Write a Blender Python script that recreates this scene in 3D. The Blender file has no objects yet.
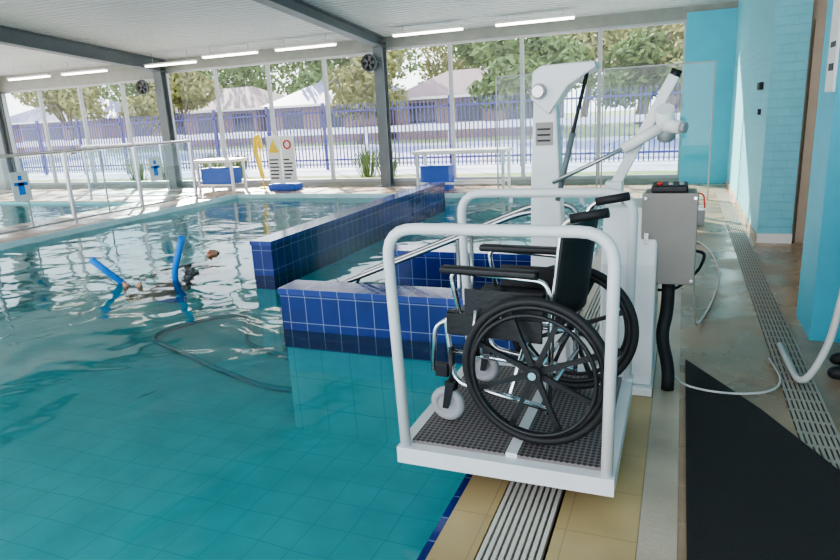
import bpy, math, random
from mathutils import Vector, Matrix
random.seed(5)
S=bpy.context.scene
COL=S.collection

# ------------------------------------------------------------ materials
def nodes(m):
    m.use_nodes=True
    nt=m.node_tree
    return nt, nt.nodes, nt.links
def mat(name,col,rough=.5,metal=0.,var=0.,vscale=6.,bump=0.,bscale=30.,emit=0.,stretch=(1,1,1)):
    m=bpy.data.materials.new(name); nt,N,L=nodes(m)
    b=N['Principled BSDF']
    b.inputs['Base Color'].default_value=(*col,1); b.inputs['Roughness'].default_value=rough
    b.inputs['Metallic'].default_value=metal
    if emit:
        b.inputs['Emission Color'].default_value=(*col,1); b.inputs['Emission Strength'].default_value=emit
    if var or bump:
        tc=N.new('ShaderNodeTexCoord'); mp=N.new('ShaderNodeMapping'); mp.inputs['Scale'].default_value=stretch
        L.new(tc.outputs['Object'],mp.inputs[0])
    if var:
        n=N.new('ShaderNodeTexNoise'); n.inputs['Scale'].default_value=vscale; n.inputs['Detail'].default_value=6
        L.new(mp.outputs[0],n.inputs['Vector'])
        r=N.new('ShaderNodeValToRGB')
        r.color_ramp.elements[0].position=.3; r.color_ramp.elements[1].position=.7
        r.color_ramp.elements[0].color=(*[max(0,c*(1-var)) for c in col],1)
        r.color_ramp.elements[1].color=(*[min(1,c*(1+var)) for c in col],1)
        L.new(n.outputs['Fac'],r.inputs[0]); L.new(r.outputs[0],b.inputs['Base Color'])
    if bump:
        n2=N.new('ShaderNodeTexNoise'); n2.inputs['Scale'].default_value=bscale
        L.new(mp.outputs[0],n2.inputs['Vector'])
        bp=N.new('ShaderNodeBump'); bp.inputs['Strength'].default_value=bump; bp.inputs['Distance'].default_value=.01
        L.new(n2.outputs['Fac'],bp.inputs['Height']); L.new(bp.outputs[0],b.inputs['Normal'])
    return m
def tile_mat(name,col,grout,size,w=.006,rough=.15,var=.15,off=(0.03,0.03,0.0),wobble=0.0):
    m=bpy.data.materials.new(name); nt,N,L=nodes(m); b=N['Principled BSDF']; b.inputs['Roughness'].default_value=rough
    g=N.new('ShaderNodeNewGeometry')
    pos=g.outputs['Position']
    if wobble:
        nz=N.new('ShaderNodeTexNoise'); nz.inputs['Scale'].default_value=1.6; L.new(pos,nz.inputs['Vector'])
        sb=N.new('ShaderNodeVectorMath'); sb.operation='SUBTRACT'; L.new(nz.outputs['Color'],sb.inputs[0]); sb.inputs[1].default_value=(.5,.5,.5)
        sc=N.new('ShaderNodeVectorMath'); sc.operation='SCALE'; sc.inputs['Scale'].default_value=wobble; L.new(sb.outputs[0],sc.inputs[0])
        ad=N.new('ShaderNodeVectorMath'); ad.operation='ADD'; L.new(pos,ad.inputs[0]); L.new(sc.outputs[0],ad.inputs[1]); pos=ad.outputs[0]
    sp=N.new('ShaderNodeSeparateXYZ'); L.new(pos,sp.inputs[0])
    sn=N.new('ShaderNodeSeparateXYZ'); L.new(g.outputs['True Normal'],sn.inputs[0])
    outs=[]
    for i in range(3):
        def M(op,a,bv=None):
            n=N.new('ShaderNodeMath'); n.operation=op
            if isinstance(a,(int,float)): n.inputs[0].default_value=a
            else: L.new(a,n.inputs[0])
            if bv is not None: n.inputs[1].default_value=bv
            return n.outputs[0]
        p=M('ADD',sp.outputs[i],off[i]+100*size[i]); p=M('DIVIDE',p,size[i]); p=M('FRACT',p); ln=M('LESS_THAN',p,w/size[i])
        a=M('ABSOLUTE',sn.outputs[i]); k=M('LESS_THAN',a,.6)
        mu=N.new('ShaderNodeMath'); mu.operation='MULTIPLY'; L.new(ln,mu.inputs[0]); L.new(k,mu.inputs[1]); outs.append(mu.outputs[0])
    m1=N.new('ShaderNodeMath'); m1.operation='MAXIMUM'; L.new(outs[0],m1.inputs[0]); L.new(outs[1],m1.inputs[1])
    m2=N.new('ShaderNodeMath'); m2.operation='MAXIMUM'; L.new(m1.outputs[0],m2.inputs[0]); L.new(outs[2],m2.inputs[1])
    nz=N.new('ShaderNodeTexNoise'); nz.inputs['Scale'].default_value=3; L.new(g.outputs['Position'],nz.inputs['Vector'])
    r=N.new('ShaderNodeValToRGB'); r.color_ramp.elements[0].position=.3; r.color_ramp.elements[1].position=.7
    r.color_ramp.elements[0].color=(*[c*(1-var) for c in col],1); r.color_ramp.elements[1].color=(*[min(1,c*(1+var)) for c in col],1)
    L.new(nz.outputs['Fac'],r.inputs[0])
    mx=N.new('ShaderNodeMixRGB'); L.new(m2.outputs[0],mx.inputs[0]); L.new(r.outputs[0],mx.inputs[1]); mx.inputs[2].default_value=(*grout,1)
    L.new(mx.outputs[0],b.inputs['Base Color'])
    return m
def glass_mat(name,tint=(.93,.97,.97),ior=1.35):
    m=bpy.data.materials.new(name); nt,N,L=nodes(m); N.remove(N['Principled BSDF'])
    o=N['Material Output']; t=N.new('ShaderNodeBsdfTransparent'); t.inputs[0].default_value=(*tint,1)
    g=N.new('ShaderNodeBsdfGlossy'); g.inputs['Roughness'].default_value=.02
    mx=N.new('ShaderNodeMixShader'); lw=N.new('ShaderNodeFresnel'); lw.inputs[0].default_value=ior
    L.new(lw.outputs[0],mx.inputs[0]); L.new(t.outputs[0],mx.inputs[1]); L.new(g.outputs[0],mx.inputs[2]); L.new(mx.outputs[0],o.inputs[0])
    return m
def water_mat(name,tint):
    m=bpy.data.materials.new(name); nt,N,L=nodes(m); N.remove(N['Principled BSDF'])
    o=N['Material Output']; t=N.new('ShaderNodeBsdfTransparent'); t.inputs[0].default_value=(*tint,1)
    g=N.new('ShaderNodeBsdfGlossy'); g.inputs['Roughness'].default_value=.05
    mx=N.new('ShaderNodeMixShader'); fr=N.new('ShaderNodeFresnel'); fr.inputs[0].default_value=1.36
    tc=N.new('ShaderNodeTexCoord')
    n1=N.new('ShaderNodeTexNoise'); n1.inputs['Scale'].default_value=1.15; n1.inputs['Detail'].default_value=2; n1.inputs['Distortion'].default_value=.7
    n2=N.new('ShaderNodeTexNoise'); n2.inputs['Scale'].default_value=4.5; n2.inputs['Detail'].default_value=1
    L.new(tc.outputs['Object'],n1.inputs['Vector']); L.new(tc.outputs['Object'],n2.inputs['Vector'])
    ma=N.new('ShaderNodeMath'); ma.operation='MULTIPLY_ADD'; L.new(n2.outputs['Fac'],ma.inputs[0]); ma.inputs[1].default_value=.12; L.new(n1.outputs['Fac'],ma.inputs[2])
    bp=N.new('ShaderNodeBump'); bp.inputs['Strength'].default_value=1; bp.inputs['Distance'].default_value=.032
    L.new(ma.outputs[0],bp.inputs['Height']); L.new(bp.outputs[0],g.inputs['Normal']); L.new(bp.outputs[0],fr.inputs['Normal'])
    L.new(fr.outputs[0],mx.inputs[0]); L.new(t.outputs[0],mx.inputs[1]); L.new(g.outputs[0],mx.inputs[2]); L.new(mx.outputs[0],o.inputs[0])
    return m

WHITE=mat('white_powdercoat',(.74,.735,.73),.3,var=.03)
WHITE2=mat('white_plastic',(.8,.79,.76),.45)
CHROME=mat('chrome',(.8,.8,.82),.2,1.)
STEEL=mat('stainless',(.5,.5,.5),.3,1.)
BLACK=mat('black_vinyl',(.012,.012,.014),.45,bump=.2,bscale=60)
RUBBER=mat('black_rubber',(.015,.015,.016),.6)
GREYR=mat('grey_rubber',(.36,.36,.37),.6)
GREYS=mat('painted_steel_grey',(.15,.17,.18),.5,var=.06)
HEADER=mat('header_grey',(.27,.28,.25),.5,var=.08)
ALU=mat('aluminium_frame',(.36,.37,.37),.4,.3)
BOXM=mat('control_box_grey',(.27,.25,.225),.45,.2,var=.06)
CYAN=mat('cyan_paint',(.08,.48,.62),.5,var=.04)
CYAN2=mat('cyan_block_paint',(.19,.54,.63),.5,var=.05)
BEIGE=mat('beige_wall',(.45,.36,.27),.6,var=.06)
WOOD=mat('door_wood',(.16,.09,.05),.5,var=.3,vscale=3,stretch=(6,6,1))
DECK=mat('deck_concrete',(.41,.28,.18),.25,var=.45,vscale=1.1,bump=.2,bscale=45)
nt,N,L=nodes(DECK); n=N.new('ShaderNodeTexNoise'); n.inputs['Scale'].default_value=1.8; n.inputs['Detail'].default_value=4
tc=N.new('ShaderNodeTexCoord'); L.new(tc.outputs['Object'],n.inputs['Vector']); mr=N.new('ShaderNodeMapRange'); mr.inputs[1].default_value=.4; mr.inputs[2].default_value=.6; mr.inputs[3].default_value=.12; mr.inputs[4].default_value=.42
L.new(n.outputs['Fac'],mr.inputs[0]); L.new(mr.outputs[0],N['Principled BSDF'].inputs['Roughness'])
DECK2=mat('edge_concrete',(.50,.40,.30),.35,var=.22,vscale=3,bump=.2,bscale=60)
COPE=tile_mat('tan_coping_tile',(.50,.35,.17),(.38,.27,.14),(.3,.3,.3),.005,.35,.16)
GRATE=mat('grate_plastic',(.66,.60,.52),.5)
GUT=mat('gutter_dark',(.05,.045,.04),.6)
GRATE2=mat('drain_grey',(.38,.33,.27),.5)
MAT=mat('black_mat',(.020,.017,.016),.8,bump=.8,bscale=150)
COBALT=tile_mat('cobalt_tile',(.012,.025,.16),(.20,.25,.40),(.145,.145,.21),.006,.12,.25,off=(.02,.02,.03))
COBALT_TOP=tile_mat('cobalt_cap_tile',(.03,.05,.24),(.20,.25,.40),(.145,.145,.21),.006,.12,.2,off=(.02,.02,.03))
POOLT=tile_mat('pool_tile',(.36,.84,.86),(.24,.70,.74),(.25,.25,.25),.007,.3,.07,wobble=.07)
TPOOLT=tile_mat('pool_surround_tile',(.50,.72,.74),(.4,.6,.62),(.25,.25,.25),.007,.3,.07)
LANE=mat('submerged_hose',(.18,.46,.54),.6)
WATER=water_mat('pool_water',(.60,.93,.95))
GLASS=glass_mat('window_glass')
FGLASS=glass_mat('fence_glass',(.80,.92,.93),1.5)
TUBE=mat('fluorescent_lamp',(1,.95,.86),.4,emit=9)
GRASS=mat('grass',(.30,.34,.12),.9,var=.35,vscale=1)
PAVE=mat('pale_paving',(.66,.62,.66),.85,var=.12,vscale=.8)
ASPH=mat('asphalt',(.30,.29,.37),.85,var=.1)
KERB=mat('concrete_kerb',(.7,.67,.62),.8)
FENCE=mat('navy_fence_paint',(.05,.045,.18),.5)
LEAF=mat('leaf_green',(.12,.17,.045),.8,var=.5,vscale=.8)
LEAF2=mat('leaf_olive',(.25,.24,.08),.8,var=.5,vscale=.8)
BARK=mat('bark',(.2,.15,.11),.9,var=.3)
BRICK=mat('house_brick',(.30,.20,.18),.85,var=.2,vscale=8)
ROOF1=mat('roof_tile_terracotta',(.25,.16,.15),.8,var=.2)
ROOF2=mat('roof_metal',(.20,.19,.26),.6)
DARKG=mat('dark_window',(.03,.04,.05),.1)
BLUEF=mat('blue_foam',(.02,.25,.80),.7)
BLUEV=mat('blue_vinyl',(.02,.09,.42),.5)
YEL=mat('yellow_plastic',(.85,.6,.04),.5)
RED=mat('red_print',(.7,.04,.03),.5)
INK=mat('black_print',(.02,.02,.02),.5)
CEIL=mat('ceiling_sheet',(.55,.58,.59),.45,var=.03)
SKIN=mat('skin',(.55,.28,.18),.5,var=.08)
HAIR=mat('hair_brown',(.06,.03,.015),.7)
NAVY=mat('navy_cloth',(.015,.02,.06),.9,bump=.3)
SUIT=mat('swimsuit_teal',(.03,.10,.14),.7)
EYEW=mat('eye_white',(.8,.8,.8),.3)
HOSE=mat('hose_grey',(.62,.6,.56),.45)
nt,N,L=nodes(CEIL); tc=N.new('ShaderNodeTexCoord'); w=N.new('ShaderNodeTexWave'); w.bands_direction='Y'; w.inputs['Scale'].default_value=2.2
L.new(tc.outputs['Object'],w.inputs['Vector']); bp=N.new('ShaderNodeBump'); bp.inputs['Strength'].default_value=1; bp.inputs['Distance'].default_value=.03
L.new(w.outputs['Fac'],bp.inputs['Height']); L.new(bp.outputs[0],N['Principled BSDF'].inputs['Normal'])
nt,N,L=nodes(CYAN2); tc=N.new('ShaderNodeTexCoord')
sx=N.new('ShaderNodeSeparateXYZ'); cx=N.new('ShaderNodeCombineXYZ'); L.new(tc.outputs['Object'],sx.inputs[0])
ad=N.new('ShaderNodeMath'); ad.operation='ADD'; L.new(sx.outputs[0],ad.inputs[0]); L.new(sx.outputs[1],ad.inputs[1]); L.new(ad.outputs[0],cx.inputs[0]); L.new(sx.outputs[2],cx.inputs[1])
bt=N.new('ShaderNodeTexBrick'); bt.inputs['Scale'].default_value=1; bt.inputs['Brick Width'].default_value=.25; bt.inputs['Row Height'].default_value=.086; bt.inputs['Mortar Size'].default_value=.006
L.new(cx.outputs[0],bt.inputs['Vector']); bp=N.new('ShaderNodeBump'); bp.invert=True; bp.inputs['Strength'].default_value=.8; bp.inputs['Distance'].default_value=.01
L.new(bt.outputs['Fac'],bp.inputs['Height']); L.new(bp.outputs[0],N['Principled BSDF'].inputs['Normal'])

# ------------------------------------------------------------ geometry helpers
def empty(name,loc=(0,0,0)):
    e=bpy.data.objects.new(name,None); e.empty_display_size=.1; COL.objects.link(e); e.location=loc
    return e
def link(ob,parent):
    COL.objects.link(ob)
    if parent is not None:
        ob.parent=parent; ob.matrix_parent_inverse=Matrix.Translation(-Vector(parent.location))
    return ob
def mesh(name,verts,faces,m,parent=None,smooth=False):
    me=bpy.data.meshes.new(name); me.from_pydata([tuple(v) for v in verts],[],faces); me.update()
    ob=bpy.data.objects.new(name,me)
    for mm in (m if isinstance(m,list) else [m]): me.materials.append(mm)
    if smooth:
        for p in me.polygons: p.use_smooth=True
    return link(ob,parent)
BF=[(0,3,2,1),(4,5,6,7),(0,1,5,4),(1,2,6,5),(2,3,7,6),(3,0,4,7)]
def bv(x0,x1,y0,y1,z0,z1):
    return [(x0,y0,z0),(x1,y0,z0),(x1,y1,z0),(x0,y1,z0),(x0,y0,z1),(x1,y0,z1),(x1,y1,z1),(x0,y1,z1)]
def box(name,x0,x1,y0,y1,z0,z1,m,parent=None,bevel=0.):
    ob=mesh(name,bv(x0,x1,y0,y1,z0,z1),BF,m,parent)
    if bevel:
        b=ob.modifiers.new('b','BEVEL'); b.width=bevel; b.segments=3
    return ob
def boxes(name,lst,m,parent=None):
    V=[];F=[]
    for b in lst:
        o=len(V); V+=bv(*b); F+=[tuple(i+o for i in f) for f in BF]
    return mesh(name,V,F,m,parent)
def prism(name,poly,axis,a0,a1,m,parent=None,bevel=0.):
    n=len(poly); V=[]
    for a in (a0,a1):
        for p in poly:
            V.append((p[0],a,p[1]) if axis=='Y' else ((a,p[0],p[1]) if axis=='X' else (p[0],p[1],a)))
    F=[tuple(range(n)),tuple(range(2*n-1,n-1,-1))]+[(i,(i+1)%n,(i+1)%n+n,i+n) for i in range(n)]
    ob=mesh(name,V,F,m,parent)
    import bmesh
    bm=bmesh.new(); bm.from_mesh(ob.data); bmesh.ops.recalc_face_normals(bm,faces=bm.faces); bm.to_mesh(ob.data); bm.free()
    if bevel:
        b=ob.modifiers.new('b','BEVEL'); b.width=bevel; b.segments=2
    return ob
def fillet(pts,r,n=6,closed=False):
    pts=[Vector(p) for p in pts]; out=[]
    N_=len(pts)
    for i,p in enumerate(pts):
        if not closed and i in (0,N_-1): out.append(p); continue
        a=pts[i-1]; b=pts[(i+1)%N_]
        da=(a-p); db=(b-p); ra=min(r,da.length*.49); rb=min(r,db.length*.49)
        A=p+da.normalized()*ra; B=p+db.normalized()*rb
        for k in range(n+1):
            t=k/n; out.append(A*(1-t)**2+p*2*t*(1-t)+B*t*t)
    return out
def tube(name,pts,r,m,parent=None,seg=10,closed=False,fr=0.,radii=None):
    if fr: pts=fillet(pts,fr,closed=closed)
    pts=[Vector(p) for p in pts]; n=len(pts); V=[];F=[]
    prev=None
    for i,p in enumerate(pts):
        if closed: t=(pts[(i+1)%n]-pts[i-1])
        else: t=pts[min(i+1,n-1)]-pts[max(i-1,0)]
        t.normalize()
        if prev is None:
            u=t.orthogonal().normalized()
        else:
            u=prev-t*prev.dot(t)
            u=u.normalized() if u.length>1e-6 else t.orthogonal().normalized()
        prev=u; v=t.cross(u); rr=radii[i] if radii else r
        for k in range(seg):
            a=2*math.pi*k/seg; V.append(p+(u*math.cos(a)+v*math.sin(a))*rr)
    for i in range(n if closed else n-1):
        j=(i+1)%n
        for k in range(seg):
            k2=(k+1)%seg; F.append((i*seg+k,i*seg+k2,j*seg+k2,j*seg+k))
    if not closed:
        F.append(tuple(range(seg-1,-1,-1))); F.append(tuple(range((n-1)*seg,n*seg)))
    ob=mesh(name,V,F,m,parent,smooth=True)
    if not closed:
        ob.data.polygons[-1].use_smooth=False; ob.data.polygons[-2].use_smooth=False
    return ob
def cyl(name,p1,p2,r,m,parent=None,seg=20,r2=None):
    return tube(name,[p1,p2],r,m,parent,seg,radii=[r,r if r2 is None else r2])
def ring(name,c,R,r,m,parent=None,axis='Y',seg=10,n=48):
    pts=[]
    for i in range(n):
        a=2*math.pi*i/n
        d={'Y':(math.cos(a),0,math.sin(a)),'X':(0,math.cos(a),math.sin(a)),'Z':(math.cos(a),math.sin(a),0)}[axis]
        pts.append(Vector(c)+Vector(d)*R)
    return tube(name,pts,r,m,parent,seg,closed=True)
def sphere(name,c,rad,m,parent=None,seg=20,rot=None):
    V=[];F=[];rg=seg//2
    for i in range(rg+1):
        th=math.pi*i/rg
        for k in range(seg):
            ph=2*math.pi*k/seg
            v=Vector((math.sin(th)*math.cos(ph)*rad[0],math.sin(th)*math.sin(ph)*rad[1],math.cos(th)*rad[2]))
            if rot is not None: v=rot@v
            V.append(v+Vector(c))
    for i in range(rg):
        for k in range(seg):
            k2=(k+1)%seg; F.append((i*seg+k,(i+1)*seg+k,(i+1)*seg+k2,i*seg+k2))
    return mesh(name,V,F,m,parent,smooth=True)
def skin(name,verts,edges,radii,m,parent=None,sub=2,pred=None):
    me=bpy.data.meshes.new(name); me.from_pydata([tuple(v) for v in verts],edges,[]); me.update()
    ob=bpy.data.objects.new(name,me); COL.objects.link(ob)
    ob.modifiers.new('s','SKIN')
    sv=me.skin_vertices[0].data
    for i,r in enumerate(radii):
        sv[i].radius=(r,r) if not isinstance(r,tuple) else r
        sv[i].use_root=(i==0)
    s=ob.modifiers.new('ss','SUBSURF'); s.levels=sub; s.render_levels=sub
    bpy.context.view_layer.update()
    dg=bpy.context.evaluated_depsgraph_get()
    nm=bpy.data.meshes.new_from_object(ob.evaluated_get(dg))
    ob.modifiers.clear(); ob.data=nm; nm.materials.clear()
    ms=m if isinstance(m,list) else [m]
    for mm in ms: nm.materials.append(mm)
    for p in nm.polygons:
        p.use_smooth=True
        p.material_index=pred(p.center) if pred else 0
    if parent is not None:
        ob.parent=parent; ob.matrix_parent_inverse=Matrix.Translation(-Vector(parent.location))
    return ob
def hand(name,wrist,d,side,up,m,parent,curl=.4,s=1.):
    d=Vector(d).normalized(); up=Vector(up); up=(up-d*up.dot(d)).normalized()
    sd=d.cross(up); 
    if sd.dot(Vector(side))<0: sd=-sd
    w=Vector(wrist)
    V=[w+d*.045*s]; R=[.026*s]; E=[]
    V.append(w); R.append(.024*s); E.append((0,1))
    for k,(o,l) in enumerate([(.030,.068),(.010,.078),(-.010,.072),(-.029,.055)]):
        b=w+(d*.088+sd*o)*s
        i=len(V); V.append(b); R.append(.0105*s); E.append((0,i))
        dd=d; p=b
        for q in range(3):
            dd=(dd-up*curl).normalized(); p=p+dd*l*s*[.45,.32,.23][q]; V.append(p); R.append([.009,.0085,.007][q]*s); E.append((i,len(V)-1)); i=len(V)-1
    i=len(V); p=w+(d*.035+sd*.034)*s; V.append(p); R.append(.014*s); E.append((0,i))
    p2=p+(d*.03+sd*.022-up*.01)*s; V.append(p2); R.append(.011*s); E.append((i,i+1))
    p3=p2+(d*.028+sd*.004-up*.014)*s; V.append(p3); R.append(.009*s); E.append((i+1,i+2))
    return skin(name,V,E,R,m,parent,sub=1)
def head(c,fw,up,parent,hairlen=0.,s=1.):
    fw=Vector(fw).normalized(); up=Vector(up); up=(up-fw*up.dot(fw)).normalized(); rt=fw.cross(up)
    Rm=Matrix((rt,fw,up)).transposed(); c=Vector(c)
    def P(x,y,z): return c+Rm@Vector((x*s,y*s,z*s))
    V=[];F=[];sg=24;rg=16
    for i in range(rg+1):
        th=math.pi*i/rg
        for k in range(sg):
            ph=2*math.pi*k/sg; x=math.sin(th)*math.cos(ph); y=math.sin(th)*math.sin(ph); z=math.cos(th)
            wx=.076*(1-.28*max(0,-z)**1.3); wy=.096
            yy=y*wy+(.012*max(0,-z) if y>0 else .0)
            if y<0: yy*=1-.25*max(0,-z)
            V.append(P(x*wx,yy,z*.118))
    for i in range(rg):
        for k in range(sg):
            k2=(k+1)%sg; F.append((i*sg+k,(i+1)*sg+k,(i+1)*sg+k2,i*sg+k2))
    mesh('skull',V,F,SKIN,parent,True)
    sphere('nose',P(0,.1,-.018),(.013*s,.018*s,.024*s),SKIN,parent,12,Rm)
    for q in (-1,1):
        sphere('eye',P(q*.03,.083,.008),(.012*s,.01*s,.008*s),EYEW,parent,10,Rm)
        sphere('iris',P(q*.03,.092,.008),(.005*s,.003*s,.005*s),INK,parent,8,Rm)
        sphere('brow',P(q*.03,.09,.028),(.016*s,.006*s,.004*s),HAIR,parent,8,Rm)
        sphere('ear',P(q*.077,-.005,-.005),(.01*s,.02*s,.032*s),SKIN,parent,10,Rm)
    sphere('mouth',P(0,.094,-.06),(.024*s,.008*s,.007*s),RED,parent,10,Rm)
    sphere('hair',P(0,-.016,.022),(.084*s,.098*s,.11*s),HAIR,parent,20,Rm)

# ------------------------------------------------------------ room shell
PX0,PX1,PY0,PY1=-9.0,-.76,-3.0,11.6
boxes('floor',[(-.08,2.2,-3,13.2,-.3,0),(-18.5,-.08,PY1+.02,13.2,-.3,0),(-18.5,-16.02,-3,PY1,-.3,0),(-10.58,PX0-.02,-3,PY1,-.3,0),(-16.02,-10.58,-3,2.98,-.3,0),(-16.02,-10.58,10.42,PY1,-.3,0)],DECK)
box('deck_edge_strip',-.079,.05,-3,PY1,.001,.004,DECK2)
boxes('pool_coping',[(PX1,-.602,-3,PY1,-.3,.0),(-.368,-.081,-3,PY1,-.3,.002)],COPE)
box('trim_pool_edge',PX1-.03,PX1,-3,PY1,-.3,-.002,COBALT)
g=empty('overflow_grating')
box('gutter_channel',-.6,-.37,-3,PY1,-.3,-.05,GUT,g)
boxes('slats',[(-.595+i*.0245,-.595+i*.0245+.015,-3,PY1,-.03,.001) for i in range(9)],GRATE,g)
boxes('cross_bars',[(-.6,-.37,-3+i*.6,-3+i*.6+.012,-.04,-.004) for i in range(24)],GRATE,g)
g=empty('floor_drain_channel')
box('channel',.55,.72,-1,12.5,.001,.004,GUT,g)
boxes('drain_grille',[(.555+i*.0215,.555+i*.0215+.013,-1,12.5,.004,.009) for i in range(8)],GRATE2,g)
boxes('drain_cross',[(.55,.72,-1+i*.12,-1+i*.12+.02,.004,.0085) for i in range(112)],GRATE2,g)
PB=-.95
boxes('pool_basin',[(PX0-.2,PX1,PY0-.2,PY1+.2,PB-.1,PB),(PX0-.02,PX0,PY0,PY1,PB,-.1),(PX1-.02,PX1+.02,PY0,PY1,PB,-.301),(PX0,PX1,PY1,PY1+.02,PB,-.1),(PX0,PX1,PY0-.2,PY0,PB,-.3)],POOLT)
boxes('trim_pool_waterline',[(PX0-.02,PX0,PY0,PY1,-.099,0),(PX0,PX1,PY1,PY1+.02,-.099,0)],TPOOLT)
mesh('pool_water',[(PX0+.001,PY0,-.09),(PX1-.031,PY0,-.09),(PX1-.031,PY1-.001,-.09),(PX0+.001,PY1-.001,-.09)],[(0,1,2,3)],WATER)
tube('submerged_cleaner_hose',[(-2.6,5.1,PB+.03),(-3.2,4.55,PB+.03),(-4.2,4.85,PB+.03),(-5.0,5.2,PB+.03),(-5.9,5.5,PB+.03),(-5.6,6.3,PB+.03),(-5.2,6.6,PB+.03),(-4.8,6.1,PB+.03),(-4.5,5.6,PB+.03),(-3.7,5.35,PB+.03),(-3.0,5.0,PB+.03),(-2.6,4.6,PB+.03)],.024,LANE,None,fr=.5)
boxes('toddler_pool_basin',[(-16.02,-10.58,2.98,10.42,-.55,-.5),(-16.02,-16,3,10.4,-.5,-.02),(-10.6,-10.58,3,10.4,-.5,-.02),(-16,-10.6,10.4,10.42,-.5,-.02)],POOLT)
mesh('toddler_pool_water',[(-16,3,-.06),(-10.6,3,-.06),(-10.6,10.4,-.06),(-16,10.4,-.06)],[(0,1,2,3)],WATER)
def pwall(name,x0,x1,y0,y1,zt):
    e=empty(name,(x0,y0,PB))
    boxes('wall_underwater_fade',[(x0+.01,x1-.01,y0+.01,y1-.01,PB+.001,-.24)],POOLT,e)  # underwater part takes the basin tile colour, standing in for absorption by water
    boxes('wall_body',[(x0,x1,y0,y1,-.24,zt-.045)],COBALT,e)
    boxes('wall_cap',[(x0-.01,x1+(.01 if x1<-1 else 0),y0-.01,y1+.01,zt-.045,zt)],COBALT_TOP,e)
pwall('tiled_pool_wall',-4.2,-3.95,5.55,11.0,.285)
pwall('tiled_pool_wall',-2.85,PX1-.031,4.05,4.3,.245)
pwall('tiled_pool_wall',-2.6,PX1-.031,5.5,5.75,.245)
boxes('pool_steps',[(-1.2,PX1-.03,4.31,5.49,PB+.001,-.2),(-1.6,-1.2,4.31,5.49,PB+.001,-.4),(-2.0,-1.6,4.31,5.49,PB+.001,-.6),(-2.4,-2.0,4.31,5.49,PB+.001,-.8)],POOLT)
for i,y in enumerate((4.42,4.75)):
    h=empty('stainless_handrail',(-2.5,y,0))
    tube('rail',[(-2.55,y,-.94),(-2.55,y,.18),(-1.0,y,.80),(-.68,y,.80),(-.68,y,.003)],.021,STEEL,h,fr=.12)
    cyl('post',(-1.5,y,-.39),(-1.5,y,.60),.016,STEEL,h)
    cyl('flange',(-.68,y,0.001),(-.68,y,.012),.045,STEEL,h)

# far window wall
ZT=2.86
def zc(y): return ZT+.20+.094*(13-y)
wn=1
for x0,n,zt in ((-17.6,4,2.66),(-11.75,4,2.80),(-5.9,4,ZT)):
    st=5.88/4
    for i in range(n):
        a=x0+i*st; b=a+st
        e=empty('window_%d'%wn,(a,13,0)); wn+=1
        f=.035
        boxes('frame',[(a,a+f,12.96,13.04,.1,zt),(b-f,b,12.96,13.04,.1,zt),(a+f,b-f,12.96,13.04,.1,.16),(a+f,b-f,12.96,13.04,zt-.05,zt)],ALU,e)
        mesh('pane',[(a+f,13,.16),(b-f,13,.16),(b-f,13,zt-.05),(a+f,13,zt-.05)],[(0,1,2,3)],GLASS,e)
boxes('wall_far',[(-18.5,.0,12.9,13.1,0,.1),(-18.5,-11.75,12.92,13.12,2.66,3.2),(-11.75,-5.9,12.92,13.12,2.80,3.2),(-5.9,1.2,12.92,13.12,ZT,3.2),(-18.5,-17.6,12.92,13.12,0,ZT)],HEADER)
box('wall_far_end',-.02,.78,12.88,13.12,0,ZT+.1,CYAN)
for x,dr in ((-17.65,.1),(-11.75,.08),(-5.9,0)):
    r=empty('portal_frame',(x,12.8,0))
    boxes('column',[(x-.11,x+.11,12.7,12.72,0,ZT+.1-dr),(x-.11,x+.11,12.88,12.9,0,ZT+.1-dr),(x-.012,x+.012,12.72,12.88,0,ZT+.1-dr)],GREYS,r)
    box('base_plate',x-.15,x+.15,12.65,12.9,0,.025,GREYS,r)
    for (w0,d0,d1) in ((.11,0,.025),(.012,.025,.19+dr),(.11,.19+dr,.21+dr)):
        V=[]
        for y in (12.92,-3):
            zb=ZT-.02-dr+.094*(13-y)
            V+=[(x-w0,y,zb+d0),(x+w0,y,zb+d0),(x+w0,y,zb+d1),(x-w0,y,zb+d1)]
        mesh('rafter',V,[(0,1,2,3),(4,7,6,5),(0,4,5,1),(1,5,6,2),(2,6,7,3),(3,7,4,0)],GREYS,r)
V=[(-18.6,13.2,zc(13.2)),(2.3,13.2,zc(13.2)),(2.3,-3.2,zc(-3.2)),(-18.6,-3.2,zc(-3.2))]
V+=[(a,b,c+.06) for a,b,c in V]
mesh('ceiling',V,[(0,1,2,3),(7,6,5,4),(0,4,5,1),(1,5,6,2),(2,6,7,3),(3,7,4,0)],CEIL)
lamps=[(x,12.2) for x in (-2.55,-4.6,-7.3,-9.2,-10.85,-13.5,-15.4)]+[(x,2.5) for x in (-8.9,-3,)]+[(-3,-.5),(-8.9,-.5)]  # far row is visible; nearer rows are unseen, added as ceiling fill light
for x,y in lamps:
    dz=.10+(.12 if x<-10.5 else (.05 if x<-6.5 else 0))*(1 if y>5 else 0)
    e=empty('fluorescent_and_fill_batten_light',(x,y,zc(y)))
    z=zc(y)-dz
    box('body',x-.72,x+.72,y-.06,y+.06,z-.035,z-.0,WHITE2,e)
    for q in (-.5,.5): cyl('suspension_rod',(x+q,y,z),(x+q,y,z+dz),.006,STEEL,e,8)
    cyl('tube_lamp',(x-.7,y-.03,z-.052),(x+.7,y-.03,z-.052),.018,TUBE,e,12)
    cyl('tube_lamp_b',(x-.7,y+.03,z-.052),(x+.7,y+.03,z-.052),.018,TUBE,e,12)
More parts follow.
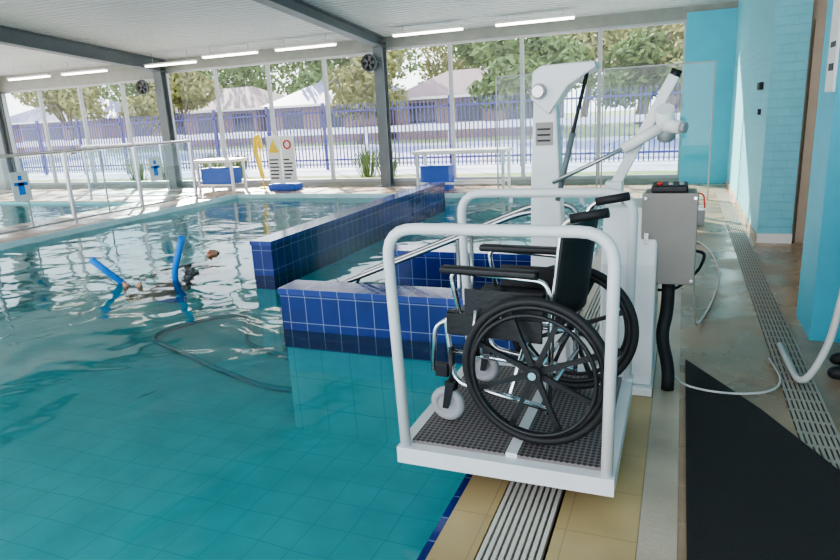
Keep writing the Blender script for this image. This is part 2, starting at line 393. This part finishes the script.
for x,z_ in ((-12.12,2.45),(-6.05,2.56)):
    e=empty('wall_fan',(x,12.6,z_))
    c=Vector((x,12.52,z_))
    for k in range(4): ring('guard',c+Vector((0,0,0)),.15-.035*k,.006,RUBBER,e)
    ring('shroud',c+Vector((0,.05,0)),.155,.022,GREYS,e)
    cyl('rear_housing',c+Vector((0,.07,0)),c+Vector((0,.11,0)),.15,RUBBER,e)
    for k in range(5):
        a=k*2*math.pi/5; d=Vector((math.cos(a),0,math.sin(a))); t=Vector((-math.sin(a),0,math.cos(a)))
        mesh('blade',[c+d*.03+t*.02+Vector((0,.05,0)),c+d*.14+t*.05+Vector((0,.03,0)),c+d*.14-t*.03+Vector((0,.065,0)),c+d*.03-t*.02+Vector((0,.05,0))],[(0,1,2,3)],GREYR,e)
    tube('bracket',[c+Vector((0,.1,0)),(x+.2,12.62,z_),(x+.2,12.7,z_)],.015,GREYS,e)
# right side walls
box('wall_right_far',.78,1.1,7.5,12.9,0,3.5,CYAN2)
box('wall_right_column',.80,1.2,4.42,4.94,0,3.75,CYAN)
box('wall_right_near',1.5,1.6,-3,4.42,0,3.85,CYAN2)
box('wall_return',1.2,1.6,4.42,4.52,0,3.8,CYAN2)
boxes('wall_recess',[(1.1,2.1,7.6,7.7,0,3.5),(2.0,2.1,4.5,7.6,0,3.6)],BEIGE)
box('baseboard_right',.775,1.105,7.485,7.5,0,.1,WHITE2)
box('baseboard_right_side',.768,.78,7.485,12.85,0,.08,DECK2)
e=empty('door_1',(1.4,7.58,0)); box('leaf',1.22,1.95,7.56,7.6,.01,2.1,WOOD,e); boxes('jamb',[(1.14,1.22,7.54,7.6,0,2.18),(1.22,1.98,7.54,7.6,2.1,2.18)],BEIGE,e); cyl('handle',(1.3,7.5,1.0),(1.3,7.56,1.0),.02,STEEL,e)
e=empty('wall_notice_board',(.79,4.6,1.8)); box('board',.785,.80,4.44,4.66,1.50,2.15,WHITE2,e); boxes('notice',[(.782,.785,4.47,4.6,1.62,1.66),(.782,.785,4.47,4.6,1.75,1.78)],INK,e)
e=empty('wall_door_closer',(.78,7.8,1.6)); box('body',.74,.78,8.0,8.25,1.56,1.64,RUBBER,e,.01); box('latch',.75,.78,8.05,8.1,1.3,1.36,RUBBER,e)

# ------------------------------------------------------------ pool hoist with platform
lf=empty('pool_access_lift',(-.5,3.0,0))
def hoop(y,name,z=1.09):
    tube(name,[(-1.0,y,.14),(-1.03,y,z),(-.19,y,z),(-.20,y,.14)],.022,WHITE,lf,fr=.12,seg=14)
hoop(2.19,'near_hoop',1.085); hoop(3.10,'far_hoop',1.10)
boxes('platform_frame',[(-1.03,-.17,2.16,2.21,.11,.18),(-1.03,-.17,3.08,3.14,.09,.19),(-1.03,-.98,2.21,3.08,.11,.19),(-.22,-.17,2.21,3.08,.11,.18),(-.585,-.54,2.21,3.08,.11,.2)],WHITE,lf)
DK=mat('platform_grating',(.10,.10,.105),.5)
nt,N,L=nodes(DK); tc=N.new('ShaderNodeTexCoord'); vr=N.new('ShaderNodeTexVoronoi'); vr.inputs['Scale'].default_value=46; vr.inputs['Randomness'].default_value=0
L.new(tc.outputs['Object'],vr.inputs['Vector']); r=N.new('ShaderNodeValToRGB'); r.color_ramp.elements[0].position=.35; r.color_ramp.elements[0].color=(.03,.026,.026,1); r.color_ramp.elements[1].position=.42; r.color_ramp.elements[1].color=(.20,.17,.165,1)
L.new(vr.outputs['Distance'],r.inputs[0]); L.new(r.outputs[0],N['Principled BSDF'].inputs['Base Color'])
boxes('platform_deck',[(-.98,-.585,2.21,3.08,.17,.195),(-.54,-.22,2.21,3.08,.17,.195)],DK,lf)
box('support_arm',-.5,-.38,3.14,3.5,.09,.17,WHITE,lf)
prism('housing',[(3.34,0.05),(3.95,0.05),(3.95,.55),(3.8,.98),(3.44,.98),(3.34,.7)],'X',-.36,-.09,WHITE,lf,.012)
box('housing_base',-.75,-.085,3.3,4.0,0.004,.05,WHITE,lf,.005)
prism('mast',[(-.775,.05),(-.56,.05),(-.605,1.1),(-.63,1.60),(-.745,1.60),(-.765,1.1)],'Y',3.54,3.66,WHITE,lf,.01)
prism('mast_head',[(-.755,1.54),(-.66,1.46),(-.56,1.60),(-.42,1.685),(-.43,1.715),(-.70,1.71),(-.745,1.68)],'Y',3.51,3.69,WHITE,lf,.008)
cyl('pivot',(-.71,3.47,1.58),(-.71,3.73,1.58),.03,STEEL,lf)
cyl('pivot_washer',(-.71,3.50,1.58),(-.71,3.51,1.58),.042,GREYR,lf)
box('name_plate',-.735,-.645,3.532,3.54,1.30,1.42,BOXM,lf)
boxes('name_print',[(-.725,-.655,3.528,3.532,1.32+i*.03,1.33+i*.03) for i in range(3)],INK,lf)
cyl('gas_strut',(-.47,3.55,1.66),(-.60,3.55,1.1),.010,RUBBER,lf)
cyl('gas_strut_body',(-.54,3.55,1.36),(-.62,3.55,1.0),.016,GREYS,lf)
def bar(name,p0,p1,w,h,m,parent):
    p0=Vector(p0);p1=Vector(p1); t=(p1-p0).normalized(); s_=Vector((0,1,0)); n=t.cross(s_).normalized(); s_=n.cross(t)
    V=[]
    for p in (p0,p1):
        for a,b in ((-1,-1),(1,-1),(1,1),(-1,1)): V.append(p+s_*a*w/2+n*b*h/2)
    o=mesh(name,V,[(0,3,2,1),(4,5,6,7),(0,1,5,4),(1,2,6,5),(2,3,7,6),(3,0,4,7)],m,parent)
    b=o.modifiers.new('b','BEVEL'); b.width=.006; b.segments=2
p0=Vector((-.36,3.6,1.0)); p1=Vector((-.05,3.6,1.62)); d=(p1-p0).normalized()
bar('boom_arm',p0,p1,.055,.055,WHITE,lf)
box('boom_bracket',-.37,-.28,3.55,3.65,.96,1.10,WHITE,lf,.01)
cyl('boom_end_cap',p1-d*.02,p1+d*.03,.026,BLACK,lf)
cyl('actuator_body',(-.28,3.52,1.27),(-.10,3.52,1.37),.028,WHITE2,lf)
cyl('actuator_rod',(-.64,3.52,1.10),(-.2,3.52,1.31),.011,STEEL,lf)
cyl('actuator_motor',(-.085,3.48,1.46),(-.075,3.58,1.32),.045,WHITE2,lf)
cyl('motor_nose',(-.08,3.5,1.38),(-.005,3.46,1.37),.032,WHITE2,lf)
cyl('motor_cap',(-.005,3.46,1.37),(.015,3.45,1.368),.026,GREYR,lf)
box('control_box',-.165,.085,3.40,3.62,.60,1.055,BOXM,lf,.012)
box('box_lid',-.17,.09,3.385,3.40,.595,1.06,BOXM,lf,.006)
cyl('box_mount',(-.06,3.6,.98),(-.12,3.7,.9),.03,STEEL,lf)
box('control_pendant',-.13,.04,3.38,3.58,1.06,1.095,BLACK,lf,.01)
for k in range(3): cyl('button',(-.09+.05*k,3.42,1.095),(-.09+.05*k,3.42,1.11),.012,RED if k==0 else GREYR,lf)
box('box_latch',-.155,-.135,3.375,3.385,.8,.86,CHROME,lf)
for k in range(4): cyl('lid_screw_%d'%k,((-.155,.075)[k%2],3.378,(.62,1.035)[k//2]),((-.155,.075)[k%2],3.386,(.62,1.035)[k//2]),.008,CHROME,lf,10)
tube('black_support_leg',[(-.03,3.48,.6),(-.03,3.48,.42),(-.055,3.44,.30),(-.01,3.44,.12),(-.01,3.42,.006)],.033,RUBBER,lf,fr=.08,seg=14)
tube('cable',[(.085,3.5,.75),(.14,3.5,.74),(.12,3.7,.6),(.0,3.8,.45),(-.09,3.8,.45)],.008,RUBBER,lf,fr=.08)

# ------------------------------------------------------------ wheelchair
wc_=empty('wheelchair',(-.55,2.61,.2))
def rear_wheel(yc,sgn,tag):
    c=Vector((-.465,yc,.5))
    ring('tyre_'+tag,c,.288,.0175,RUBBER,wc_,n=64)
    ring('rim_'+tag,c,.265,.012,BLACK,wc_,n=64)
    ring('push_rim_'+tag,c+Vector((0,sgn*.04,0)),.245,.009,BLACK,wc_,n=64)
    cyl('hub_'+tag,c+Vector((0,-.035,0)),c+Vector((0,.035,0)),.032,BLACK,wc_)
    cyl('axle_cap_'+tag,c+Vector((0,sgn*.035,0)),c+Vector((0,sgn*.042,0)),.016,CHROME,wc_)
    for k in range(8):
        a=math.pi/8+k*math.pi/4; dd=Vector((math.cos(a),0,math.sin(a))); t=Vector((-math.sin(a),0,math.cos(a)))
        V=[]
        for (rr,w_) in ((.025,.013),(.15,.008),(.262,.012)):
            for (q1,q2) in ((-1,-1),(1,-1),(1,1),(-1,1)): V.append(c+dd*rr+t*w_*q1+Vector((0,.009*q2,0)))
        F=[]
        for s_ in (0,4):
            F+=[(s_+i,s_+(i+1)%4,s_+4+(i+1)%4,s_+4+i) for i in range(4)]
        mesh('spoke_%s_%d'%(tag,k),V,F,BLACK,wc_)
    for k in range(6):
        a=k*math.pi/3; dd=Vector((math.cos(a),0,math.sin(a)))
        cyl('rim_bracket_%s_%d'%(tag,k),c+dd*.262,c+dd*.247+Vector((0,sgn*.04,0)),.004,CHROME,wc_,8)
rear_wheel(2.325,-1,'near'); rear_wheel(2.895,1,'far')
cyl('axle',(-.465,2.34,.5),(-.465,2.88,.5),.011,CHROME,wc_)
yn,yf=2.39,2.83
for y,tag,o in ((yn,'near',-1),(yf,'far',1)):
    tube('frame_loop_'+tag,[(-.42,y,.32),(-.84,y,.38),(-.87,y,.68),(-.40,y,.68)],.0125,CHROME,wc_,fr=.06)
    tube('back_cane_'+tag,[(-.43,y,.30),(-.415,y,.70),(-.375,y,1.09),(-.23,y,1.12)],.0125,CHROME,wc_,fr=.05)
    cyl('grip_'+tag,(-.345,y,1.098),(-.21,y,1.124),.018,RUBBER,wc_)
    cyl('mid_rail_'+tag,(-.42,y,.5),(-.85,y,.52),.010,CHROME,wc_)
    cyl('caster_stem_'+tag,(-.85,y,.32),(-.85,y,.54),.014,BLACK,wc_)
    tube('arm_frame_'+tag,[(-.80,y,.66),(-.84,y,.87),(-.43,y,.85),(-.42,y,.60)],.011,CHROME,wc_,fr=.05)
    box('arm_pad_'+tag,-.88,-.47,y-.027,y+.027,.860,.892,BLACK,wc_,.012)
    box('skirt_guard_'+tag,-.78,-.45,y-.004,y+.004,.66,.80,BLACK,wc_,.003)
    cx,cz=-.875,.274
    ring('caster_tyre_'+tag,(cx,y,cz),.058,.021,GREYR,wc_,n=32)
    cyl('caster_hub_'+tag,(cx,y-.012,cz),(cx,y+.012,cz),.045,GREYR,wc_)
    cyl('caster_bolt_'+tag,(cx,y-.03,cz),(cx,y+.03,cz),.009,CHROME,wc_)
    for q in (-1,1):
        mesh('fork_%s_%d'%(tag,q),[(cx-.012,y+q*.028,cz-.01),(cx+.014,y+q*.028,cz-.01),(-.83,y+q*.028,.375),(-.87,y+q*.028,.375),(cx-.012,y+q*.032,cz-.01),(cx+.014,y+q*.032,cz-.01),(-.83,y+q*.032,.375),(-.87,y+q*.032,.375)],BF,BLACK,wc_)
    box('fork_crown_'+tag,-.872,-.828,y-.033,y+.033,.37,.388,BLACK,wc_)
    tube('brake_'+tag,[(-.72,y+o*.03,.72),(-.735,y+o*.035,.60),(-.75,y+o*.03,.54)],.007,CHROME,wc_)
    box('brake_clamp_'+tag,-.78,-.71,y+o*.01-.012,y+o*.01+.012,.52,.56,CHROME,wc_)
    tube('hanger_'+tag,[(-.86,y,.66),(-.92,y,.62),(-.94,y,.42)],.010,CHROME,wc_,fr=.04)
    box('hanger_block_'+tag,-.925,-.865,y-.014,y+.014,.40,.46,BLACK,wc_,.005)
for sgn in (0,1):
    cyl('cross_brace_%d'%sgn,(-.62+.03*sgn,yn,.36 if sgn else .67),(-.62+.03*sgn,yf,.67 if sgn else .36),.011,CHROME,wc_)
cyl('rear_cross_bar',(-.42,yn,.42),(-.42,yf,.42),.009,CHROME,wc_)
def sheet(name,f,nu,nv,th,m,nrm):
    V=[];F=[]
    for k in (0,1):
        for i in range(nu+1):
            for j in range(nv+1):
                V.append(Vector(f(i/nu,j/nv))+Vector(nrm)*th*k)
    st=(nu+1)*(nv+1)
    for i in range(nu):
        for j in range(nv):
            a=i*(nv+1)+j; q=(a,a+1,a+nv+2,a+nv+1); F.append(q); F.append(tuple(x+st for x in reversed(q)))
    edge=[i*(nv+1) for i in range(nu+1)]+[nu*(nv+1)+j for j in range(1,nv+1)]+[i*(nv+1)+nv for i in range(nu-1,-1,-1)]+[j for j in range(nv-1,0,-1)]
    for a,b in zip(edge,edge[1:]+edge[:1]): F.append((a,b,b+st,a+st))
    return mesh(name,V,F,m,wc_,True)
sheet('seat_sling',lambda u,v:(-.86+.43*u,yn+(yf-yn)*v,.688-.03*math.sin(math.pi*v)),6,10,.012,BLACK,(0,0,1))
sheet('back_sling',lambda u,v:(-.42+.045*u+.07*math.sin(math.pi*v),yn-.012+(yf-yn+.024)*v,.70+.37*u),6,12,.012,BLACK,(1,0,0))
box('seat_valance_near',-.86,-.45,yn-.016,yn-.006,.60,.692,BLACK,wc_,.004)
box('folded_seat_belt',-.7,-.52,2.5,2.72,.69,.72,BLACK,wc_,.01)
wc_.rotation_euler=(0,0,math.radians(-5))

# ------------------------------------------------------------ deck items on right
prism('rubber_floor_mat',[(.08,3.86),(.08,1.0),(.95,1.0),(.95,2.15),(.68,2.7),(.42,3.27)],'Z',0.010,.019,MAT)
tube('garden_hose',[(-.02,3.62,.06),(.05,3.45,.03),(.2,3.40,.026),(.36,3.41,.026),(.5,3.5,.02),(.56,3.66,.02),(.53,4.0,.018)],.006,HOSE,None,fr=.12)
tube('garden_hose',[(.09,3.78,.6),(.11,4.0,.4),(.13,4.3,.08),(.18,4.6,.012),(.30,5.3,.012),(.36,6.0,.012),(.34,6.8,.012),(.22,7.5,.012),(-.1,7.7,.012),(-.2,7.2,.012)],.008,HOSE,None,fr=.3)
e=empty('glass_splash_screen',(-1,10.4,0))
for a,b in ((-2.8,-1.2),(-1.15,.40)):
    mesh('pane',[(a,10.4,.08),(b,10.4,.08),(b,10.4,2.0),(a,10.4,2.0)],[(0,1,2,3)],FGLASS,e)
    boxes('clamp',[(a+.2,a+.26,10.37,10.43,0,.12),(b-.26,b-.2,10.37,10.43,0,.12)],STEEL,e)
    boxes('edge_trim',[(a,a+.02,10.39,10.41,.05,2.0),(b-.02,b,10.39,10.41,.05,2.0),(a,b,10.39,10.41,1.99,2.01)],ALU,e)
e=empty('pool_cleaner_basket',(.2,8.6,0))
prism('basket_body',[(8.45,.0),(8.8,.0),(8.85,.2),(8.4,.2)],'X',.02,.3,GREYR,e,.01); tube('basket_handle',[(.02,8.6,.2),(.04,8.6,.38),(.28,8.6,.38),(.3,8.6,.2)],.01,RED,e,fr=.06)

# person at right edge
pr=empty('standing_person',(1.0,3.85,0))
bx,by=1.0,3.90
def P(x,y,z): return Vector((bx+x,by+y,z))
V=[P(0,0,.95),P(0,0,1.12),P(-.02,0,1.32),P(0,0,1.46),P(-.01,0,1.52),
   P(0,-.10,.88),P(-.02,-.11,.50),P(0,-.11,.09),
   P(0,.10,.88),P(-.04,.11,.50),P(.02,.11,.09),
   P(0,-.19,1.42),P(.0,-.25,1.14),P(-.12,-.20,.93),
   P(0,.19,1.42),P(.02,.26,1.14),P(-.06,.25,.90)]
Ed=[(0,1),(1,2),(2,3),(3,4),(0,5),(5,6),(6,7),(0,8),(8,9),(9,10),(3,11),(11,12),(12,13),(3,14),(14,15),(15,16)]
Rr=[.14,.125,.14,.075,.052,.098,.068,.058,.098,.068,.058,.062,.042,.028,.062,.042,.028]
def prd(c):
    x,y,z=c
    if z>1.5: return 0
    if abs(y-by)>.17 and z<1.15: return 0
    return 1
skin('body',V,Ed,Rr,[SKIN,NAVY],pr,pred=prd)
head(P(-.02,0,1.64),(-1,.1,-.15),(0,0,1),pr)
hand('hand_a',P(-.12,-.20,.93),(-.7,.1,-.55),(0,1,.2),(-.4,0,.7),SKIN,pr,.5)
hand('hand_b',P(-.06,.25,.90),(-.1,0,-1),(-1,0,0),(0,1,0),SKIN,pr,.3)
for q,xx in ((-.11,-.03),(.11,.02)):
    skin('shoe_%d'%(q>0),[P(xx-.03,q,.055),P(xx+.045,q,.05),P(xx-.12,q,.042),P(xx-.19,q,.035),P(xx,q,.11)],[(0,1),(0,2),(2,3),(0,4)],[.045,.038,.042,.032,.045],RUBBER,pr)
vh=empty('vacuum_hose',(.7,3.7,0))
tube('hose',[(.80,3.70,.95),(.80,3.66,.70),(.78,3.64,.48),(.745,3.62,.25),(.67,3.60,.07),(.63,3.64,.032),(.62,3.8,.032),(.61,4.2,.032)],.018,HOSE,vh,fr=.1,seg=14)

# ------------------------------------------------------------ far deck items
def bench(name,x0,x1,y0,y1,h,skirt):
    e=empty(name,((x0+x1)/2,(y0+y1)/2,0))
    box('top',x0,x1,y0,y1,h-.07,h,WHITE2,e,.02)
    boxes('legs',[(a,a+.05,b,b+.05,0,h-.07) for a in (x0+.05,x1-.1) for b in (y0+.05,y1-.1)],WHITE,e)
    boxes('rails',[(x0+.1,x1-.1,y0+.06,y0+.09,.12,.16),(x0+.1,x1-.1,y1-.09,y1-.06,.12,.16)],WHITE,e)
    if skirt: box('storage_tub',x0+.12,x1-.12,y0+.1,y1-.12,.161,h-.2,BLUEV,e,.02)
    return e
bench('change_bench',-10.45,-9.35,12.0,12.6,.72,True)
b2=bench('change_bench',-4.95,-3.05,11.95,12.55,.78,False)
boxes('crate_shell',[(-4.85,-4.25,12.1,12.12,0,.45),(-4.85,-4.25,12.4,12.42,0,.45),(-4.85,-4.83,12.12,12.4,0,.45),(-4.27,-4.25,12.12,12.4,0,.45),(-4.83,-4.27,12.12,12.4,0,.02)],BLUEV,b2); box('crate_lid',-4.87,-4.23,12.1,12.44,.45,.48,BLUEV,b2,.01)
e=empty('depth_warning_sign',(-8.4,12.3,0))
box('weighted_base',-8.55,-7.85,12.15,12.5,0,.14,BLUEV,e,.03)
for i,a in enumerate((-8.57,-8.21)):
    box('panel_%d'%i,a,a+.34,12.3,12.32,.15,1.18,WHITE2,e)
ring('red_prohibition_symbol',(-8.04,12.29,.99),.085,.016,RED,e,n=24)
mesh('yellow_triangle',[(-8.54,12.295,.82),(-8.26,12.295,.82),(-8.40,12.295,1.12)],[(0,1,2)],YEL,e)
boxes('lettering',[(a+.04,a+.04+random.uniform(.14,.24),12.29,12.3,.25+.08*i,.28+.08*i) for a in (-8.57,-8.21) for i in range(6)],INK,e)
e=empty('yellow_rescue_tube',(-9.0,12.5,0)); tube('foam_tube',[(-8.9,12.5,.25),(-8.95,12.5,.5),(-9.03,12.5,.85),(-9.01,12.5,1.15),(-8.9,12.5,1.2),(-8.87,12.5,.9)],.05,YEL,e,fr=.1); cyl('pole',(-8.95,12.57,0),(-8.95,12.57,1.25),.015,YEL,e); cyl('pole_foot',(-8.95,12.57,0),(-8.95,12.57,.03),.10,YEL,e)

# glass pool fence on left
e=empty('glass_pool_fence',(-9.4,8,0))
for i in range(8):
    y=.3+i*1.5
    boxes('post',[(-9.425,-9.375,y-.025,y+.025,0,1.2)],STEEL,e)
    if i<7:
        mesh('pane',[(-9.4,y+.04,.08),(-9.4,y+1.46,.08),(-9.4,y+1.46,1.15),(-9.4,y+.04,1.15)],[(0,1,2,3)],FGLASS,e)
        boxes('pane_trim',[(-9.41,-9.39,y+.03,y+1.47,.06,.09),(-9.408,-9.392,y+.72,y+.74,.09,1.15)],ALU,e)
cyl('top_rail',(-9.4,.3,1.2),(-9.4,10.8,1.2),.024,STEEL,e)
boxes('return_panel_frame',[(-12.4,-9.4,10.79,10.83,.06,.09),(-12.4,-9.4,10.79,10.83,1.17,1.2),(-10.92,-10.88,10.79,10.83,0,1.2),(-12.42,-12.38,10.79,10.83,0,1.2)],STEEL,e)
mesh('return_pane',[(-12.38,10.81,.09),(-9.42,10.81,.09),(-9.42,10.81,1.17),(-12.38,10.81,1.17)],[(0,1,2,3)],FGLASS,e)
for y in (6.8,9.6):
    boxes('sticker_plate',[(-9.395,-9.385,y,y+.3,.5,.95)],WHITE2,e); boxes('sticker_figure',[(-9.385,-9.38,y+.1,y+.2,.6,.78),(-9.385,-9.38,y+.04,y+.26,.74,.79),(-9.385,-9.38,y+.12,y+.18,.82,.89)],BLUEF,e)

# ------------------------------------------------------------ swimmer floating with noodle
sw=empty('floating_swimmer',(-5.4,5.6,-.12))
hd=Vector((-5.46,6.45,-.13)); ft=Vector((-5.24,4.86,-.16))
ax=(hd-ft).normalized(); sd=Vector((ax.y,-ax.x,0)); up=Vector((0,0,1))
def Q(t,s,z): return ft+ax*t+sd*s+up*z
V=[Q(.85,0,-.12),Q(1.02,0,-.10),Q(1.22,0,-.08),Q(1.36,0,-.05),Q(1.44,0,-.01),
   Q(.78,.1,-.13),Q(.42,.12,-.12),Q(.05,.08,-.08),
   Q(.78,-.1,-.13),Q(.42,-.12,-.12),Q(.05,-.08,-.08),
   Q(1.32,.19,-.07),Q(1.10,.30,-.07),Q(.92,.32,.0),
   Q(1.32,-.19,-.07),Q(1.10,-.30,-.07),Q(.92,-.32,.0)]
Rr=[.13,.115,.125,.07,.05,.09,.06,.038,.09,.06,.038,.055,.04,.027,.055,.04,.027]
def ps(c):
    t=(Vector(c)-ft).dot(ax)
    s_=abs((Vector(c)-ft).dot(sd))
    return 1 if (.7<t<1.3 and s_<.2) else 0
skin('body',V,Ed,Rr,[SKIN,SUIT],sw,pred=ps)
head(Q(1.56,0,.0),(-ax*.25+up),ax,sw)
hand('hand_a',Q(.92,.32,.0),(-ax),-sd,up,SKIN,sw,.4)
hand('hand_b',Q(.92,-.32,.0),(-ax),sd,up,SKIN,sw,.4)
for q in (-1,1):
    b=Q(.05,q*.08,-.07)
    FV=[b,b-ax*.03-up*.02,b-ax*.02+up*.08,b-ax*.03+up*.15]; FE=[(0,1),(0,2),(2,3)]; FR=[.036,.034,.036,.03]
    for k in range(5):
        FV.append(b-ax*.028+up*(.19-.008*abs(k))+sd*q*(k-2)*-.015); FE.append((3,len(FV)-1)); FR.append(.013 if k==0 else .009)
    skin('foot_%d'%(q>0),FV,FE,FR,SKIN,sw,sub=1)
nd=empty('pool_noodle',(-5.4,5.6,-.1))
tube('noodle',[(-5.60,4.74,.22),(-5.46,4.95,-.08),(-5.5,5.3,-.36),(-5.3,5.6,-.46),(-5.1,5.45,-.36),(-4.95,5.15,-.06),(-4.70,5.10,.40)],.034,BLUEF,nd,fr=.2,seg=14)

# ------------------------------------------------------------ outside
box('footpath_outside',-60,60,13.2,14.6,-.2,0,KERB)
box('lawn',-60,60,14.6,15.6,-.3,-.02,GRASS)
box('paving_outside',-60,60,15.6,19.0,-.3,-.02,PAVE)
box('street_asphalt',-90,90,19.1,29.9,-.3,-.05,ASPH)
boxes('street_kerb',[(-90,90,19.0,19.1,-.3,.06),(-90,90,29.9,30.0,-.3,.08)],KERB)
box('ground_verge',-120,120,30,150,-.3,-.03,GRASS)
fz=empty('picket_security_fence',(0,17.4,0))
L_=[]
x=-34.
while x<12:
    L_.append((x-.015,x+.015,17.39,17.415,.05,1.88)); x+=.12
boxes('pickets',L_,FENCE,fz)
boxes('fence_rails',[(-34,12,17.36,17.40,.25,.3),(-34,12,17.36,17.40,1.65,1.70)],FENCE,fz)
boxes('fence_posts',[(xx-.035,xx+.035,17.36,17.44,-.02,1.95) for xx in range(-34,13,2)],FENCE,fz)
gr=empty('street_guard_rail',(0,20,0))
boxes('rail',[(-40,20,20,20.06,.95,1.15)],WHITE2,gr); boxes('rail_posts',[(xx,xx+.1,20.06,20.16,-.05,1.1) for xx in range(-40,21,3)],WHITE2,gr)
def leaves(name,blobs,m,n,sz,parent):
    V=[];F=[]
    for (c,r) in blobs:
        for _ in range(n):
            while True:
                v=Vector((random.uniform(-1,1),random.uniform(-1,1),random.uniform(-1,1)))
                if .2<v.length<1: break
            p=Vector(c)+Vector((v.x*r[0],v.y*r[1],v.z*r[2]))
            a=Vector((random.gauss(0,1),random.gauss(0,1),random.gauss(0,1))).normalized(); b=a.orthogonal().normalized()*sz*random.uniform(.5,1.2); a=a*sz*random.uniform(.7,1.5)
            o=len(V); V+=[p-a,p+b*.6,p+a,p-b*.6]; F.append((o,o+1,o+2,o+3))
    return mesh(name,V,F,m,parent)
def tree(x,y,h,r,m,zb=-.05):
    e=empty('gum_tree',(x,y,0))
    tube('trunk',[(x,y,zb),(x+.1*r,y,h*.35),(x-.05*r,y,h*.7)],.2,BARK,e,radii=[.03*h,.022*h,.01*h])
    bl=[]
    for k in range(10):
        a=random.uniform(0,6.28); q=random.uniform(.15,.75)*r
        c=(x+math.cos(a)*q,y+math.sin(a)*q,h*random.uniform(.38,.9)); bl.append((c,(r*.42,r*.42,h*.16)))
        tube('branch_%d'%k,[(x,y,h*.3),c],.1,BARK,e,6,radii=[.012*h,.005*h])
    leaves('foliage',bl,m,260,.14+.011*h,e)
for (x,y,h,r,m) in [(-38,48,9,5.5,LEAF),(-30,34,5,3.2,LEAF2),(-24,47,9,5.5,LEAF),(-17,33.5,5.2,3.2,LEAF2),(-12,50,9,5.5,LEAF),(-6.5,33,5.6,3.4,LEAF),(-3,50,10.5,5.5,LEAF2),(1.5,33,6.4,3.8,LEAF2),(5,36,8.5,4.8,LEAF),(-47,50,10,6.5,LEAF),(-20,58,10,6.5,LEAF2),(-33,58,10,7,LEAF),(-8,58,11,6.5,LEAF),(8,56,13,6.5,LEAF),(-55,60,11,7,LEAF2),(0,60,12,6.5,LEAF),(-40,34,5.5,3.2,LEAF2),(-62,55,10,7,LEAF),(-1.8,32.5,5.2,2.8,LEAF)]:
    tree(x,y,h,r,m)
def house(x,y,w,dp,roof):
    e=empty('suburban_house',(x,y,0))
    box('walls',x-w/2,x+w/2,y,y+dp,-.03,2.5,BRICK,e)
    V=[(x-w/2-.5,y-.5,2.4),(x+w/2+.5,y-.5,2.4),(x+w/2+.5,y+dp+.5,2.4),(x-w/2-.5,y+dp+.5,2.4),(x-w/4,y+dp/2,4.1),(x+w/4,y+dp/2,4.1)]
    mesh('hip_roof',V,[(0,1,5,4),(1,2,5),(2,3,4,5),(3,0,4),(3,2,1,0)],roof,e)
    boxes('house_windows',[(x-w/2+1+i*3,x-w/2+2.6+i*3,y-.04,y,.9,2.1) for i in range(int(w/3))],DARKG,e)
    boxes('window_trims',[(x-w/2+.9+i*3,x-w/2+2.7+i*3,y-.06,y-.01,.8,.9) for i in range(int(w/3))],WHITE2,e)
    box('gutter_fascia',x-w/2-.5,x+w/2+.5,y-.55,y-.5,2.3,2.45,WHITE2,e)
house(-33,38,12,8,ROOF1); house(-22,38,8,8,ROOF2); house(-12,37.5,9,8,ROOF1); house(5,45,12,8,ROOF2); house(-50,40,13,8,ROOF2)

def tuft(x,y,h):
    V=[];F=[]
    for _ in range(90):
        a=random.uniform(0,6.28); l=h*random.uniform(.5,1); t=random.uniform(.2,.8); d_=Vector((math.cos(a),math.sin(a),0)); s_=Vector((-d_.y,d_.x,0))*.012
        b=Vector((x,y,-.02))+d_*random.uniform(0,.25); m_=b+d_*l*t*.45+Vector((0,0,l*.7)); tp=b+d_*l*t+Vector((0,0,l*(1-.3*t)))
        o=len(V); V+=[b-s_,b+s_,m_+s_,m_-s_,tp]; F+=[(o,o+1,o+2,o+3),(o+3,o+2,o+4)]
    mesh('ornamental_grass',V,F,LEAF)
for x in (-15.2,-14.2,-12.6,-12.1,-11.6,-7.4,-6.9): tuft(x+random.uniform(-.2,.2),15.0+random.uniform(-.1,.3),random.uniform(.6,1.0))

# ------------------------------------------------------------ light
w=bpy.data.worlds.new('World'); S.world=w; w.use_nodes=True; N=w.node_tree.nodes; L=w.node_tree.links
bg=N['Background']; tc=N.new('ShaderNodeTexCoord'); sp=N.new('ShaderNodeSeparateXYZ'); L.new(tc.outputs['Generated'],sp.inputs[0])
r=N.new('ShaderNodeValToRGB'); r.color_ramp.elements[0].position=0; r.color_ramp.elements[0].color=(.98,.98,1,1); r.color_ramp.elements[1].position=.9; r.color_ramp.elements[1].color=(.6,.75,1,1)
L.new(sp.outputs[2],r.inputs[0]); L.new(r.outputs[0],bg.inputs[0]); bg.inputs[1].default_value=4.4
sl=bpy.data.lights.new('sun','SUN'); sl.energy=18; sl.angle=.01; sl.color=(1,.92,.80)
so=bpy.data.objects.new('sun',sl); COL.objects.link(so)
so.rotation_mode='QUATERNION'; so.rotation_quaternion=Vector((.62,-.75,-.42)).to_track_quat('-Z','Y')

# ------------------------------------------------------------ camera
p=math.radians(14.5); psi=math.radians(22.35); th=math.radians(3)
F_=Vector((-math.sin(psi),math.cos(psi),0)); R_=Vector((math.cos(psi),math.sin(psi),0))
fw=F_*math.cos(p)+Vector((0,0,-math.sin(p))); upv=R_.cross(fw)
r2=R_*math.cos(th)-upv*math.sin(th); u2=R_*math.sin(th)+upv*math.cos(th)
cd=bpy.data.cameras.new('camera'); cd.sensor_width=36; cd.lens=643/840*36; cd.clip_start=.05; cd.clip_end=500
co=bpy.data.objects.new('camera',cd); COL.objects.link(co)
M=Matrix((r2,u2,-fw)).transposed().to_4x4(); M.translation=Vector((0,0,1.5)); co.matrix_world=M
S.camera=co
S.view_settings.view_transform='AgX'
S.view_settings.look='AgX - Medium High Contrast'
S.view_settings.exposure=-.15
